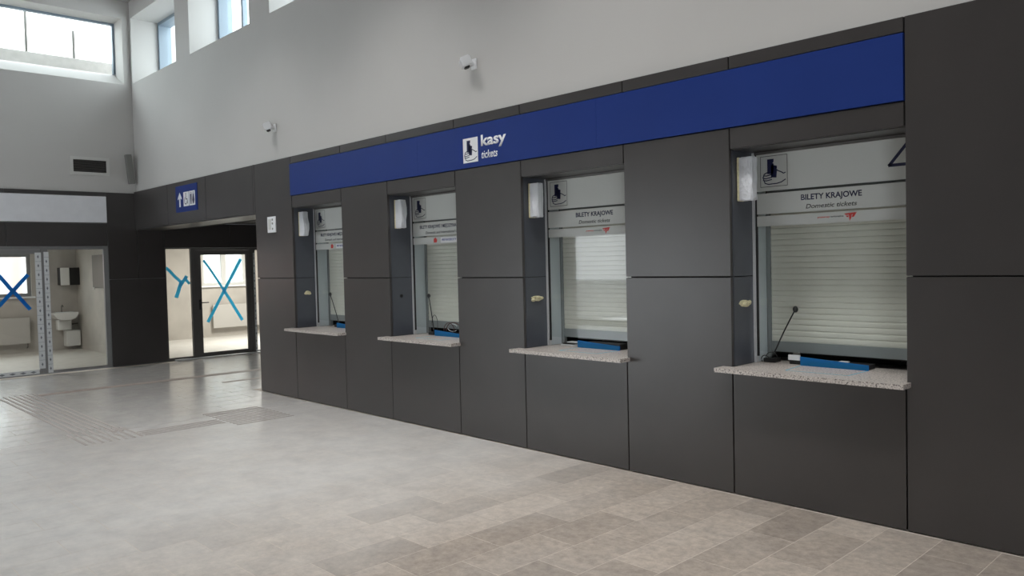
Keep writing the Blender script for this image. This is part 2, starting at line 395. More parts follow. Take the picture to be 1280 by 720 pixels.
# lintel underside over the passage, passage shell
box('soffit_panel', 'panel', wr, XE, -10.29, 0, .5, 2.425, 2.439)
cp = struct(box('ceiling', 'panel', None, XE, -10.29, .76, 5.0, 2.56, 2.6))
struct(box('wall_right', 'panel', None, XE-.5, -10.2, 5.0, 5.2, -.1, 2.7))
struct(box('wall_back', 'panel', None, -10.286, -10.2, .752, 5.0, -.1, 2.7))

# end-wall cladding
def epan(y0, y1, z0, z1, m='panel'):
    return box('cladding_panel', m, we, XE-.028, XE, y0+g/2, y1-g/2, z0+g/2, z1-g/2, bev=.0015)
epan(-.47, .50, .01, 1.553); epan(-.47, .031, 1.553, 3.085); epan(.031, .50, 1.553, 2.56)
for a, b in ((-.47, -2.005), (-2.005, -3.6), (-3.6, -5.2)):
    epan(b, a, 2.14, 2.535); epan(b, a, 3.015, 3.085)
for a, b in ((.50, 1.75), (1.75, 3.1), (3.1, 4.5)): epan(a, b, 2.105, 2.56)
for a, b in ((-3.9, -5.2), (-5.2, -6.6), (-6.6, -8), (-8, -9.4)):
    epan(b, a, .01, 1.553) ; epan(b, a, 1.553, 2.137 if a > -5 else 3.085)
box('signboard', 'signboard', None, XE, XE+.035, -3.6, -.478, 2.55, 3.005, bev=.003)
o = bpy.data.objects['signboard']; o['label'] = 'long blank pale grey signboard above the glass wall at the far left'; o['category'] = 'sign'
WO

# ------------------------------------------------------------------ clerestory windows
n = 0
for a, b in cw:
    n += 1
    t = bpy.data.objects.new('window_%d' % n, None); link(t, None, ((a+b)/2, .55, 5.035)); struct(t)
    f = MB(); fw = .055; y0, y1 = .50, .72
    f.box(a+.001, a+fw, y0, y1, 5.036, 6.184).box(b-fw, b-.001, y0, y1, 5.036, 6.184).box(a+fw, b-fw, y0, y1, 6.184-fw, 6.184).box(a+fw, b-fw, y0, y1, 5.036, 5.036+fw)
    f.build('window_frame', 'wframe', t)
    m = MB(); xm = a+.62
    m.box(xm, xm+.06, .60, .68, 5.036+fw, 6.184-fw).build('mullion', 'wframe', t)
    box('pane', 'wglass', t, a+fw, xm, .635, .645, 5.036+fw, 6.184-fw)
    box('pane', 'wglass', t, xm+.06, b-fw, .635, .645, 5.036+fw, 6.184-fw)
n += 1
t = bpy.data.objects.new('window_%d' % n, None); link(t, None, (XE-.5, -2.6, 5.3)); struct(t)
XW = XE-.52
f = MB(); f.box(XW, XW+.08, -.122, -.086, 5.27, 6.179).box(XW, XW+.08, -5.2, -5.16, 5.27, 6.179).box(XW, XW+.08, -5.16, -.122, 6.145, 6.179)
f.build('window_frame', 'wframe', t)
for a, b in ((-5.16, -2.7), (-2.7, -.122)):
    box('pane', 'wglass', t, XW+.03, XW+.04, a, b-.002, 5.272, 6.145)
# ------------------------------------------------------------------ ticket sign band
def picto(par, x0, x1, z0, z1, y, ink, y1):
    """hand holding two tickets, in one print mesh"""
    w_, h_ = x1-x0, z1-z0
    P = lambda u, v: (x0+u*w_, z0+v*h_)
    m = MB()
    for pts in ([(.26, .90), (.50, .90), (.50, .80), (.45, .77), (.50, .74), (.50, .42), (.26, .42)], [(.40, .72), (.62, .66), (.62, .58), (.58, .55), (.62, .50), (.60, .28), (.40, .30)]):
        m.prism([P(*p) for p in pts], 'y', y, y1)
    lw = w_*.035
    for s_ in ([(.56, .56), (.66, .50), (.78, .45), (.86, .40), (.93, .42)], [(.26, .47), (.14, .42), (.12, .37), (.24, .36), (.44, .40)], [(.12, .36), (.09, .30), (.20, .27), (.42, .30)],
               [(.12, .27), (.11, .22), (.22, .20), (.42, .23)], [(.14, .20), (.17, .12), (.30, .08), (.62, .09), (.78, .12), (.93, .20)]):
        m.stroke([P(*p) for p in s_], lw, y, y1)
    return m.build('pictogram', ink, par)
YB = -.004
t = thing('sign_band', 'long blue sign band with white ticket pictogram and lettering running over all four ticket windows', 'sign', (-5.55, -.006, ZB0))
xb = [W[0][0]+.0-.02, -6.6, -4.2, W[3][1]-.003]
for a, b in zip(xb, xb[1:]): box('band_panel', 'blue', t, a, b-.0008, YB-.004, .030, ZB0+.002, ZB1-.002, bev=.0008)
yb = YB-.004
box('pictogram_plate', 'signwhite', t, -5.870, -5.657, yb-.002, yb, 2.657, 2.890)
picto(t, -5.870, -5.657, 2.657, 2.890, yb-.0028, 'navy', yb-.002)
text('lettering', 'kasy', 'signwhite', t, -5.612, -5.268, 2.797, 2.898, yb, bold=.028, label='bold white word', ref='k')
text('lettering', 'tickets', 'signwhite', t, -5.608, -5.385, 2.678, 2.750, yb, bold=.012, shear=.2, label='small slanted white word', ref='k')
# toilets sign
t = thing('direction_sign', 'square blue toilet sign with white up arrow on the lintel over the passage', 'sign', (-12.63, -.004, 2.62))
box('sign_plate', 'blue', t, -13.05, -12.20, -.008, 0, 2.618, 3.035, bev=.001)
m = MB(); m.prism([(-12.905, 2.70), (-12.905, 2.835), (-12.96, 2.815), (-12.96, 2.84), (-12.88, 2.93), (-12.80, 2.84), (-12.80, 2.815), (-12.855, 2.835), (-12.855, 2.70)], 'y', -.0095, -.008)
m.build('arrow', 'signwhite', t)
box('pictogram_plate', 'signwhite', t, -12.73, -12.515, -.0095, -.008, 2.70, 2.925); box('pictogram_plate', 'signwhite', t, -12.495, -12.28, -.0095, -.008, 2.70, 2.925)
m = MB()      # wheelchair user and child-care mark
m.ball((-12.635, -.0097, 2.895), .013, (1, .05, 1)).stroke([(-12.635, 2.88), (-12.63, 2.81), (-12.58, 2.81), (-12.565, 2.74)], .014, -.0104, -.0095).stroke([(-12.665, 2.84), (-12.69, 2.80), (-12.68, 2.745), (-12.64, 2.73), (-12.60, 2.75), (-12.585, 2.78)], .012, -.0104, -.0095).build('pictogram', 'navy', t)
m = MB()      # man | woman with dividing bar
m.ball((-12.435, -.0097, 2.90), .013, (1, .05, 1)).prism([(-12.46, 2.88), (-12.41, 2.88), (-12.41, 2.80), (-12.42, 2.72), (-12.45, 2.72), (-12.46, 2.80)], 'y', -.0104, -.0095)
m.ball((-12.34, -.0097, 2.90), .013, (1, .05, 1)).prism([(-12.355, 2.88), (-12.325, 2.88), (-12.30, 2.78), (-12.325, 2.72), (-12.355, 2.72), (-12.38, 2.78)], 'y', -.0104, -.0095)
m.box(-12.392, -12.386, -.0104, -.0095, 2.715, 2.91).build('pictogram', 'navy', t)

# ------------------------------------------------------------------ ticket windows
ORD = ['farthest', 'second farthest', 'second nearest', 'nearest']
TXT = [('BILETY KRAJOWE I MIĘDZYNARODOWE', 'Domestic and international tickets'), ('BILETY KRAJOWE I MIĘDZYNARODOWE', 'Domestic and international tickets'), ('BILETY KRAJOWE', 'Domestic tickets'), ('BILETY KRAJOWE', 'Domestic tickets')]
WL = ['ticket window nearest the passage, number 1, with frosted sign film and a mic leaning behind', 'ticket window with looped cables and microphone behind glass, second from the passage',
      'ticket window with no microphone, between the looped-cable window and the nearest one', 'large nearest ticket window with the number 4 at its upper right']
SL = ['cream roller shutter behind the ticket window closest to the passage', 'cream roller shutter behind the glass with looped brown cable', 'cream roller shutter behind the ticket window without microphone', 'cream roller shutter behind the nearest ticket window, under the number 4']
CL = ['pale speckled granite counter sill under the ticket window closest to the passage', 'pale speckled granite counter sill under the looped-cable window', 'pale speckled granite counter sill under the window without microphone', 'speckled granite counter sill at the nearest ticket window, largest in view']
SLP = .042
prof = [(-.0105, 0), (-.013, .006), (-.0135, .018), (-.013, .031), (-.0105, .038), (-.0075, .0419), (.004, .0419), (.004, 0)]
slat_mesh = {}
for i, (a, b) in enumerate(W):
    t = thing('ticket_window', WL[i], 'window', ((a+b)/2, GY, ZS), 'ticket windows in the dark wall')
    fr = MB(); y0, y1 = GY-.013, GY+.02
    fr.box(a+.001, a+.022, y0, y1, ZS+.002, ZL-.002).box(b-.022, b-.001, y0, y1, ZS+.002, ZL-.002)
    fr.build('frame', 'alu', t)
    box('top_rail', 'dframe', t, a+.022, b-.022, y0, y1, ZL-.02, ZL-.002)  # top bar of the frame, coloured dark for the shadow under the soffit
    box('gasket', 'black', t, a+.022, a+.034, GY-.004, GY+.012, ZS+.05, ZL-.02); box('gasket', 'black', t, b-.034, b-.022, GY-.004, GY+.012, ZS+.05, ZL-.02)
    box('pane', 'glass', t, a+.034, b-.034, GY, GY+.008, ZS+.085, ZL-.021)
    c = b-a
    yf = GY-.0006
    for z0, z1 in ((2.166, ZL-.021), (2.001, 2.149), (1.912, 1.986)):
        box('film', 'film', t, a+.034, b-.034, yf-.0004, yf, z0, z1)
    yt = yf-.0004
    # icon
    m = MB(); q0, q1, r0, r1 = a+.066, a+.272, 2.196, 2.415
    for s_ in ([(q0, r0), (q1, r0), (q1, r1), (q0, r1), (q0, r0)],): m.stroke(s_, .004, yt-.0006, yt)
    m.build('icon_border', 'grey_txt', t)
    picto(t, q0, q1, r0, r1, yt-.0006, 'navy', yt)
    l1, l2 = TXT[i]
    if i >= 2:
        text('lettering', l1, 'navy', t, a+.372, a+.794, 2.083, 2.121, yt, bold=.02)
        text('lettering', l2, 'grey_txt', t, a+.406, a+.761, 2.022, 2.052, yt, bold=.014, shear=.22, ref='D')
        text('lettering', 'przewozy', 'red', t, a+.49, a+.575, 1.950, 1.962, yt, bold=.02, ref='k'); text('lettering', 'regionalne', 'grey_txt', t, a+.578, a+.67, 1.950, 1.962, yt, bold=.02, ref='k')
        m = MB(); k0, k1 = a+.625+.05, 1.920
        for pts in ([(.0, .050), (.075, .056), (.068, .044), (.010, .040)], [(.030, .046), (.052, .046), (.046, .018), (.036, .0)], [(.058, .046), (.085, .058), (.066, .026), (.050, .024)], [(.010, .036), (.030, .036), (.026, .026), (.018, .026)]):
            m.prism([(k0+x, k1+z) for x, z in pts], 'y', yt-.0006, yt)
        m.build('emblem', 'red', t)
    else:
        text('lettering', l1, 'navy', t, a+.16, b-.16, 2.083, 2.118, yt, bold=.02)
        text('lettering', l2, 'grey_txt', t, a+.26, b-.26, 2.022, 2.050, yt, bold=.014, shear=.22, ref='D')
        m = MB(); k0, k1 = a+.40, 1.925
        m.prism([(k0, k1), (k0+.05, k1), (k0+.06, k1+.03), (k0+.03, k1+.055), (k0, k1+.04)], 'y', yt-.0006, yt).build('emblem', 'red', t)
        box('sticker', 'signwhite', t, a+.52, a+.80, yt-.0004, yt, 1.920, 1.978)
        text('lettering', 'PKP INTERCITY', 'bluetxt', t, a+.54, a+.78, 1.940, 1.962, yt-.0004, bold=.02, shear=.15)
    if i == 3:
        o = MB().stroke([(b-.065, 2.18), (b-.065, 2.43), (b-.207, 2.262), (b-.03, 2.262)], .020, yt-.0006, yt).build('lettering', 'navy', t); o['label'] = 'large window number'
    else: text('lettering', str(i+1), 'navy', t, b-.165, b-.055, 2.19, 2.42, yt, label='large window number')
    # inner reveals behind the glass
    for xa, xb in ((a, a+.012), (b-.012, b)): box('reveal_lining', 'reveal', t, xa, xb, GY+.022, .478, ZS+.002, ZL)
    # counter sill
    s = thing('counter_sill', CL[i], 'counter', ((a+b)/2, .1, ZS-.03), 'granite counter sills')
    m = MB(); m.box(a-.07, b+.0, -.125, -.001, ZS-.031, ZS, bev=.003)
    m = MB()
    o2 = [(a-.075, -.125), (b+.028, -.125), (b+.028, -.002), (b-.002, -.002), (b-.002, .72), (a+.002, .72), (a+.002, -.002), (a-.075, -.002)]
    m.prism(o2, 'z', ZS-.030, ZS)
    m.build('slab', 'granite', s)
    # shutter
    s = thing('roller_shutter', SL[i], 'shutter', ((a+b)/2, .49, .99), 'roller shutters behind the ticket glass')
    xa, xb = a+.045, b-.045
    key = round(xb-xa, 3)
    if key not in slat_mesh: slat_mesh[key] = MB().prism([(p[0], p[1]) for p in prof], 'x', 0, key).mesh('slat', 'slat')
    k = 0; z = 1.062
    while z < 2.12:
        place(slat_mesh[key], 'slat', s, (xa, .50, z)); z += SLP; k += 1
    box('bottom_rail', 'rail', s, xa, xb, .483, .507, .985, 1.062, bev=.003)
    box('shutter_box', 'rail', s, a+.014, b-.014, .484, .66, 2.135, ZL-.005, bev=.005)
    for q0, q1 in ((a+.013, a+.043), (b-.043, b-.013)): box('guide_rail', 'rail', s, q0, q1, .48, .52, ZS+.002, 2.133)
struct(box('wall_right', 'gap', None, -10.19, XR, .752, .80, -.1, TOP))

# wrapped display boxes projecting from the jambs
BLb = ['plastic-wrapped display box on the jamb of the ticket window closest to the passage', 'plastic-wrapped display box with a bulging side, second from the passage', 'smooth white plastic-wrapped box on jamb of window without microphone', 'largest plastic-wrapped display box, at the nearest ticket window']
for i, (a, b) in enumerate(W):
    random.seed(20+i)
    t = thing('wrapped_display', BLb[i], 'display box', (a+.06, .12, 2.09), 'wrapped display boxes on the window jambs')
    m = MB(); m.box(a+.006, a+.125, .085, .155, 2.095, 2.40, bev=.012)
    bmesh.ops.subdivide_edges(m.b, edges=m.b.edges[:], cuts=3, use_grid_fill=True)
    for v in m.b.verts:
        if v.co.x > a+.02: v.co += Vector((random.uniform(-.004, .004), random.uniform(-.004, .004), random.uniform(-.004, .004)))
    bmesh.ops.triangulate(m.b, faces=[f for f in m.b.faces if len(f.verts) > 4])
    if i == 1: 
        for v in m.b.verts:
            if v.co.x > a+.10 and 2.18 < v.co.z < 2.34: v.co.x += .02
    if i == 0:
        for v in m.b.verts:
            if v.co.x > a+.10 and 2.14 < v.co.z < 2.26: v.co.x += .025
    m.build('plastic_wrap', 'bag', t)
    box('bracket', 'black', t, a, a+.008, .095, .145, 2.15, 2.35)
    m = MB(); m.box(a+.004, a+.024, .083, .158, 2.092, 2.403, bev=.006); m.build('tape_edge', 'putty', t, label='cream tape edge')
# taped-over buttons
BT = {0: 'small cream tape blob on the jamb of the window closest to the passage', 2: 'pale cream tape blob on the jamb of the window without microphone', 3: 'yellowish tape blob on the dark jamb of the nearest window'}
for i in BT:
    a = W[i][0]; random.seed(40+i); y0, y1 = ((.13, .23) if i == 0 else (.085, .26))
    m = MB(); nn = 14
    pts = []
    for k in range(nn):
        an = 2*math.pi*k/nn; rr = random.uniform(.75, 1.05)
        pts.append(((y0+y1)/2+(y1-y0)/2*math.cos(an)*rr, 1.358+(.028 if i else .022)*math.sin(an)*rr))
    m.prism(pts, 'x', a, a+.006)
    for k in range(9): m.ball((a+.008, random.uniform(y0+.02, y1-.02), 1.358+random.uniform(-.014, .014)), random.uniform(.012, .022), (.6, 1.5, .8), 8)
    o = m.build('tape_blob', 'putty'); o['label'] = BT[i]; o['category'] = 'tape'
m = MB().cyl((W[1][0], .15, 1.352), (W[1][0]+.006, .15, 1.352), .02, n=16); m.mi = 1; m.cyl((W[1][0]+.006, .15, 1.352), (W[1][0]+.009, .15, 1.352), .012, n=16)
o = m.build('cable_outlet', ['black', 'slot']); o['label'] = 'round black outlet on the jamb of the looped-cable window'; o['category'] = 'outlet'

# trays with blue protective film, on the counters behind the glass
TR = ['short blue-taped tray end at the ticket window closest to the passage', 'blue-taped tray beneath the looped cables', 'blue-taped tray with black top at the window without microphone', 'blue-taped cash tray at the nearest ticket window']
for i, (a, b) in enumerate(W):
    x0, x1 = ((a+.44 if i == 0 else a+.34), a+.815)
    t = thing('cash_tray', TR[i], 'tray', ((x0+x1)/2, .42, ZS), 'cash trays on the counters')
    m = MB(); m.prism([(x0, ZS), (x1, ZS), (x1, ZS+.036), (x0+.2, ZS+.05), (x0, ZS+.062)], 'y', .333, .345); m.build('tape_front', 'tapeblue', t)
    box('tray_body', 'black', t, x0+.01, x1-.01, .345, .47, ZS, ZS+.034, bev=.003)
    if i == 2: box('tray_lid', 'black', t, x0+.08, x1-.01, .35, .46, ZS+.034, ZS+.052, bev=.003)
    if i == 3: box('clip', 'signwhite', t, x1-.22, x1-.16, .38, .42, ZS+.034, ZS+.044, bev=.002)
    if i in (1, 2, 3):
        m = MB(); w_ = .006
        z0, z1 = ZS, ZS+.0008
        m.box(x0+.03, x1-.01, .05, .05+w_, z0, z1).prism([(x0+.03, .05), (x0+.03+w_*1.5, .05), (x0+.008, .333), (x0, .333)], 'z', z0, z1).prism([(x1-.018, .05), (x1-.01, .05), (x1, .333), (x1-.01, .333)], 'z', z0, z1)
        o = m.build('tape_outline', 'tapecyan'); o['category'] = 'tape'
        o['label'] = {1: 'thin blue tape outline on the sill of the looped-cable window', 2: 'thin blue tape outline on the sill of the window without microphone', 3: 'thin blue tape outline on the nearest granite sill'}[i]

# microphones
def mic(base, tip, label, loops=()):
    bx, by, bz = base
    t = thing('gooseneck_microphone', label, 'microphone', base, 'gooseneck microphones')
    MB().box(bx-.045, bx+.045, by-.05, by+.05, bz, bz+.032, bev=.008).build('base', 'black', t)
    p0 = Vector((bx, by, bz+.03)); p1 = Vector(tip)
    MB().tube([p0+(p1-p0)*(k/10)+Vector((0, 0, .012*math.sin(math.pi*k/10))) for k in range(11)], .005, 8).build('gooseneck', 'black', t)
    MB().cyl(p0, p0+(p1-p0)*.12, .009).build('collar', 'black', t)
    MB().ball(p1, .019, (1, 1, 1.25)).build('windscreen', 'black', t)
    for L_ in loops: MB().tube(L_, .003, 6).build('cable', 'black', t)
def arc(c, r, a0, a1, sx=1, sz=1, n=12, dy=0): return [(c[0]+r*sx*math.cos(math.radians(a0+(a1-a0)*k/n)), c[1]+dy*k/n, c[2]+r*sz*math.sin(math.radians(a0+(a1-a0)*k/n))) for k in range(n+1)]
a4 = W[3][0]
mic((a4+.085, .41, ZS), (a4+.283, .385, 1.31), 'gooseneck microphone leaning right behind the nearest window glass',
    [arc((a4+.10, .375, ZS+.035), .045, -20, 200, 1.0, .9), arc((a4+.05, .37, ZS+.02), .03, 0, 300)])
a2 = W[1][0]
mic((a2+.235, .41, ZS), (a2+.20, .375, 1.345), 'gooseneck microphone standing upright beside looped cables',
    [arc((a2+.275, .39, ZS+.12), .05, 190, -60, 1, 2)])
a1 = W[0][0]
mic((a1+.36, .42, ZS), (a1+.235, .375, 1.335), 'gooseneck microphone leaning left in the ticket window closest to the passage',
    [[(a1+.36, .40, ZS+.02), (a1+.28, .39, ZS+.025), (a1+.20, .38, ZS+.008)]])
o = MB().tube(arc((a2+.62, .375, ZS+.055), .10, 0, 190, 1.3, .95), .005, 6).tube(arc((a2+.52, .39, ZS+.055), .08, -10, 190, 1.1, 1.1), .004, 6).build('looped_cable', 'brownc')
o['label'] = 'brown cable looped over the blue tray in the second ticket window'; o['category'] = 'cable'
o = MB().box(a4+.315, a4+.385, .38, .43, ZS+.035, ZS+.07, bev=.003).box(a4+.30, a4+.40, .37, .45, ZS, ZS+.035, bev=.004).build('card_reader', ['signwhite'])
bpy.data.objects.remove(o)
o = MB().tube(arc((a2+.50, .455, ZS+.085), .07, 20, 320, 1.2, .6), .004, 6).tube(arc((a2+.68, .455, ZS+.08), .05, 0, 340, 1.2, .7), .004, 6).build('coiled_cable', 'bag')
o['label'] = 'white cable coils lying behind the blue tray in the second ticket window'; o['category'] = 'cable'
t = thing('card_reader', 'small device with a white front beside the blue tray at the nearest window', 'device', (a4+.28, .42, ZS))
box('body', 'black', t, a4+.24, a4+.325, .37, .46, ZS, ZS+.03, bev=.004); box('front_label', 'signwhite', t, a4+.235, a4+.325, .36, .37, ZS+.03, ZS+.068, bev=.002, label='white front')
box('stand', 'steel', t, a4+.265, a4+.31, .375, .40, ZS+.03, ZS+.085, bev=.003)
a3 = W[2][0]
t = thing('intercom_unit', 'flat white and black device on the counter of the window without microphone', 'device', (a3+.16, .42, ZS))
box('lower_shell', 'signwhite', t, a3+.10, a3+.26, .37, .46, ZS, ZS+.014, bev=.003); box('keypad', 'black', t, a3+.12, a3+.25, .375, .46, ZS+.014, ZS+.026, bev=.003); box('upper_shell', 'signwhite', t, a3+.15, a3+.28, .40, .47, ZS+.026, ZS+.036, bev=.003)

# ------------------------------------------------------------------ small things on the walls
def detector(x, z, label):
    t = thing('motion_detector', label, 'detector', (x, .034, z), 'white motion detectors')
    MB().box(x-.035, x+.035, .016, .034, z-.05, z+.05, bev=.006).build('base_plate', 'signwhite', t)
    MB().cyl((x, .02, z), (x-.01, -.03, z+.01), .018).build('bracket', 'signwhite', t)
    mt = Matrix.Translation((x-.02, -.06, z+.01)) @ Matrix.Rotation(math.radians(-35), 4, 'Z') @ Matrix.Rotation(math.radians(22), 4, 'X')
    MB().mbox(mt, .15, .10, .095, bev=.010).build('housing', 'signwhite', t)
    mt2 = mt @ Matrix.Translation((.02, -.012, -.052))
    MB().mbox(mt2, .07, .05, .022, bev=.005).build('lens', 'black', t)
detector(-5.72, 3.585, 'white motion detector on the wall above the lettered part of the blue band')
detector(-9.70, 3.53, 'smaller-looking white motion detector on the wall above the left end of the blue band')

t = thing('call_plate', 'white button plate on the dark cladding between passage and first window', 'button plate', (-9.81, -.006, 2.165))
box('plate', 'signwhite', t, -9.925, -9.70, -.012, 0, 2.162, 2.372, bev=.002)
for z in (2.33, 2.28, 2.21): MB().cyl((-9.78, -.012, z), (-9.78, -.016, z), .014, n=12).build('button', 'spk', t)
box('keypad', 'grille', t, -9.895, -9.82, -.015, -.012, 2.20, 2.34)

t = thing('air_vent', 'white-framed wall vent with dark slats on the far left wall', 'vent', (XE, -.70, 3.37))
y0, y1, z0, z1 = -1.015, -.388, 3.372, 3.682
m = MB(); fw = .05
XA = XE-.03
m.box(XA, XA+.02, y0, y0+fw, z0, z1).box(XA, XA+.02, y1-fw, y1, z0, z1).box(XA, XA+.02, y0+fw, y1-fw, z0, z0+fw).box(XA, XA+.02, y0+fw, y1-fw, z1-fw, z1); m.build('frame', 'grille', t)
box('backing', 'slot', t, XA, XA+.002, y0+fw, y1-fw, z0+fw, z1-fw)
for k in range(8):
    z = z0+fw+.008+k*.026
    mt = Matrix.Translation((XA+.012, (y0+y1)/2, z+.006)) @ Matrix.Rotation(math.radians(-30), 4, 'Y')
    MB().mbox(mt, .018, y1-y0-2*fw, .003).build('slat', 'dframe', t)

t = thing('column_speaker', 'slim grey column speaker tilted on the wall in the far corner', 'speaker', (XE+.02, -.08, 3.25))
mt = Matrix.Translation((XE+.10, -.085, 3.50)) @ Matrix.Rotation(math.radians(4), 4, 'Y') @ Matrix.Rotation(math.radians(7), 4, 'X')
MB().mbox(mt, .11, .095, .52, bev=.008).build('housing', 'spk', t)
MB().mbox(mt @ Matrix.Translation((.057, 0, 0)), .004, .08, .48).build('grille', 'spk', t)
box('bracket', 'dframe', t, XE-.03, XE+.06, -.06, -.035, 3.42, 3.46); box('bracket', 'dframe', t, XE-.03, XE+.05, -.06, -.035, 3.66, 3.69)

# ------------------------------------------------------------------ glass walls and doors in the end wall
def frame_box(nm, m, par, y0, y1, z0, z1, fw, x0=None, x1=None, fb=None):
    x0 = XE-.09 if x0 is None else x0; x1 = XE-.03 if x1 is None else x1; fb = fw if fb is None else fb
    return MB().box(x0, x1, y0, y0+fw, z0, z1).box(x0, x1, y1-fw, y1, z0, z1).box(x0, x1, y0+fw, y1-fw, z1-fw, z1).box(x0, x1, y0+fw, y1-fw, z0, z0+fb).build(nm, m, par)
def filmstrip(par, y0, y1, z0, z1, x, horiz=False):
    box('protective_film', 'film_print', par, x, x+.0008, y0, y1, z0, z1, label='white film with printed marks')
    m = MB()
    if horiz:
        y = y0+.06
        while y < y1-.05: m.prism([(y-.05, (z0+z1)/2), (y, z1-.012), (y+.05, (z0+z1)/2), (y, z0+.012)], 'x', x+.0008, x+.0014); y += .15
    else:
        z = z0+.07
        while z < z1-.05: m.prism([((y0+y1)/2-.014, z), ((y0+y1)/2, z+.03), ((y0+y1)/2+.014, z), ((y0+y1)/2, z-.03)], 'x', x+.0008, x+.0014); m.box(x+.0008, x+.0012, y0+.004, y1-.004, z+.07, z+.074); z += .15
    m.build('film_print', 'film_mark', par)
# window_8: side light (right) ; door_1: leaf to its left
t = bpy.data.objects.new('window_8', None); link(t, None, (XE-.06, -1.0, 0)); struct(t)
frame_box('window_frame', 'gframe', t, -1.46, -.49, .0, 2.137, .05, fb=.05)
box('pane', 'glass', t, XE-.065, XE-.057, -1.41, -.54, .05, 2.087)
filmstrip(t, -1.470, -1.395, .02, 2.05, XE-.03)
d1 = bpy.data.objects.new('door_1', None); link(d1, None, (XE-.06, -2.0, 0)); struct(d1)
frame_box('door_frame', 'gframe', d1, -2.56, -1.462, .0, 2.137, .045, fb=.012)
frame_box('door_leaf', 'gframe', d1, -2.51, -1.512, .014, 2.088, .07, XE-.085, XE-.035)
box('pane', 'glass', d1, XE-.065, XE-.057, -2.44, -1.582, .084, 2.018)
filmstrip(d1, -1.60, -1.505, .10, 2.04, XE-.035); filmstrip(d1, -2.5, -1.60, .02, .082, XE-.035, True)
t = bpy.data.objects.new('window_9', None); link(t, None, (XE-.06, -3.2, 0)); struct(t)
frame_box('window_frame', 'gframe', t, -3.9, -2.562, .0, 2.137, .05)
box('pane', 'glass', t, XE-.065, XE-.057, -3.85, -2.612, .05, 2.087)
# passage side
t = bpy.data.objects.new('window_10', None); link(t, None, (XE-.06, .78, 0)); struct(t)
MB().box(XE-.09, XE-.03, .501, .525, 0, 2.103).box(XE-.09, XE-.03, .985, 1.04, 0, 2.103).box(XE-.09, XE-.03, .525, .985, 2.085, 2.103).box(XE-.09, XE-.03, .525, .985, 0, .055).build('window_frame', 'dframe', t)
box('pane', 'glass', t, XE-.065, XE-.057, .525, .985, .055, 2.085)
d2 = bpy.data.objects.new('door_2', None); link(d2, None, (XE-.06, 1.6, 0)); struct(d2)
frame_box('door_frame', 'dframe', d2, 1.042, 2.215, .0, 2.103, .045, fb=.012)
frame_box('door_leaf', 'dframe', d2, 1.09, 2.167, .014, 2.056, .085, XE-.085, XE-.035)
box('pane', 'glass', d2, XE-.065, XE-.057, 1.175, 2.082, .099, 1.971)
m = MB(); m.box(XE-.035, XE-.028, 1.115, 1.155, .93, 1.12); m.build('lock_plate', 'black', d2)
MB().tube([(XE-.03, 1.135, 1.062), (XE+.02, 1.135, 1.062), (XE+.025, 1.15, 1.062), (XE+.025, 1.28, 1.062)], .010, 8).build('door_handle', 'black', d2)
t = bpy.data.objects.new('window_11', None); link(t, None, (XE-.06, 3, 0)); struct(t)
frame_box('window_frame', 'dframe', t, 2.217, 3.9, .0, 2.103, .05)
box('pane', 'glass', t, XE-.065, XE-.057, 2.267, 3.85, .05, 2.053)
filmstrip(t, 2.225, 2.262, .02, 2.0, XE-.03)
o = box('threshold', 'alu', None, XE-.03, XE+.10, .62, 2.3, 0, .03, bev=.004); o['label'] = 'low metal threshold on the floor in front of the passage glass door'; o['category'] = 'threshold'

# tape crosses stuck on the glass
def strip(y0, z0, y1, z1, wd, x):
    m = MB(); dy, dz = y1-y0, z1-z0; l = math.hypot(dy, dz); a_, b_ = -dz/l*wd/2, dy/l*wd/2
    k = 5; top = []; bot = []
    for j in range(k+1):
        f = j/k; q = random.uniform(-.004, .004)
        top.append((y0+dy*f+a_+q, z0+dz*f+b_+q)); bot.append((y0+dy*f-a_+q, z0+dz*f-b_+q))
    m.prism(top+bot[::-1], 'x', x, x+.0015); return m
XT = XE-.056
t = thing('tape_cross', 'cobalt blue tape cross on the glass door at the far left edge', 'tape', (XT, -1.93, 1.05))
strip(-2.14, 1.17, -1.70, 1.68, .06, XT).build('tape_strip', 'tapeblue', t); strip(-2.16, 1.72, -1.69, 1.10, .06, XT+.0016).build('tape_strip', 'tapeblue', t)
t = thing('tape_mark', 'cyan tape in a Y shape on the narrow glass left of the passage door', 'tape', (XT, .75, 1.2))
strip(.53, 1.74, .80, 1.46, .055, XT).build('tape_strip', 'tapecyan', t); strip(.80, 1.46, .70, 1.18, .07, XT+.0016).build('tape_strip', 'tapecyan', t); strip(.77, 1.38, .91, 1.58, .06, XT+.0032).build('tape_strip', 'tapecyan', t); strip(.87, 1.56, .95, 1.42, .05, XT+.0048).build('tape_strip', 'tapecyan', t)
t = thing('tape_cross', 'large cyan tape cross on the passage glass door with the handle', 'tape', (XT, 1.6, .7))
strip(1.24, 1.87, 1.60, 1.31, .045, XT).build('tape_strip', 'tapecyan', t); strip(1.60, 1.31, 1.97, .67, .06, XT).build('tape_strip', 'tapecyan', t); strip(1.98, 1.88, 1.28, .68, .06, XT+.0016).build('tape_strip', 'tapecyan', t)

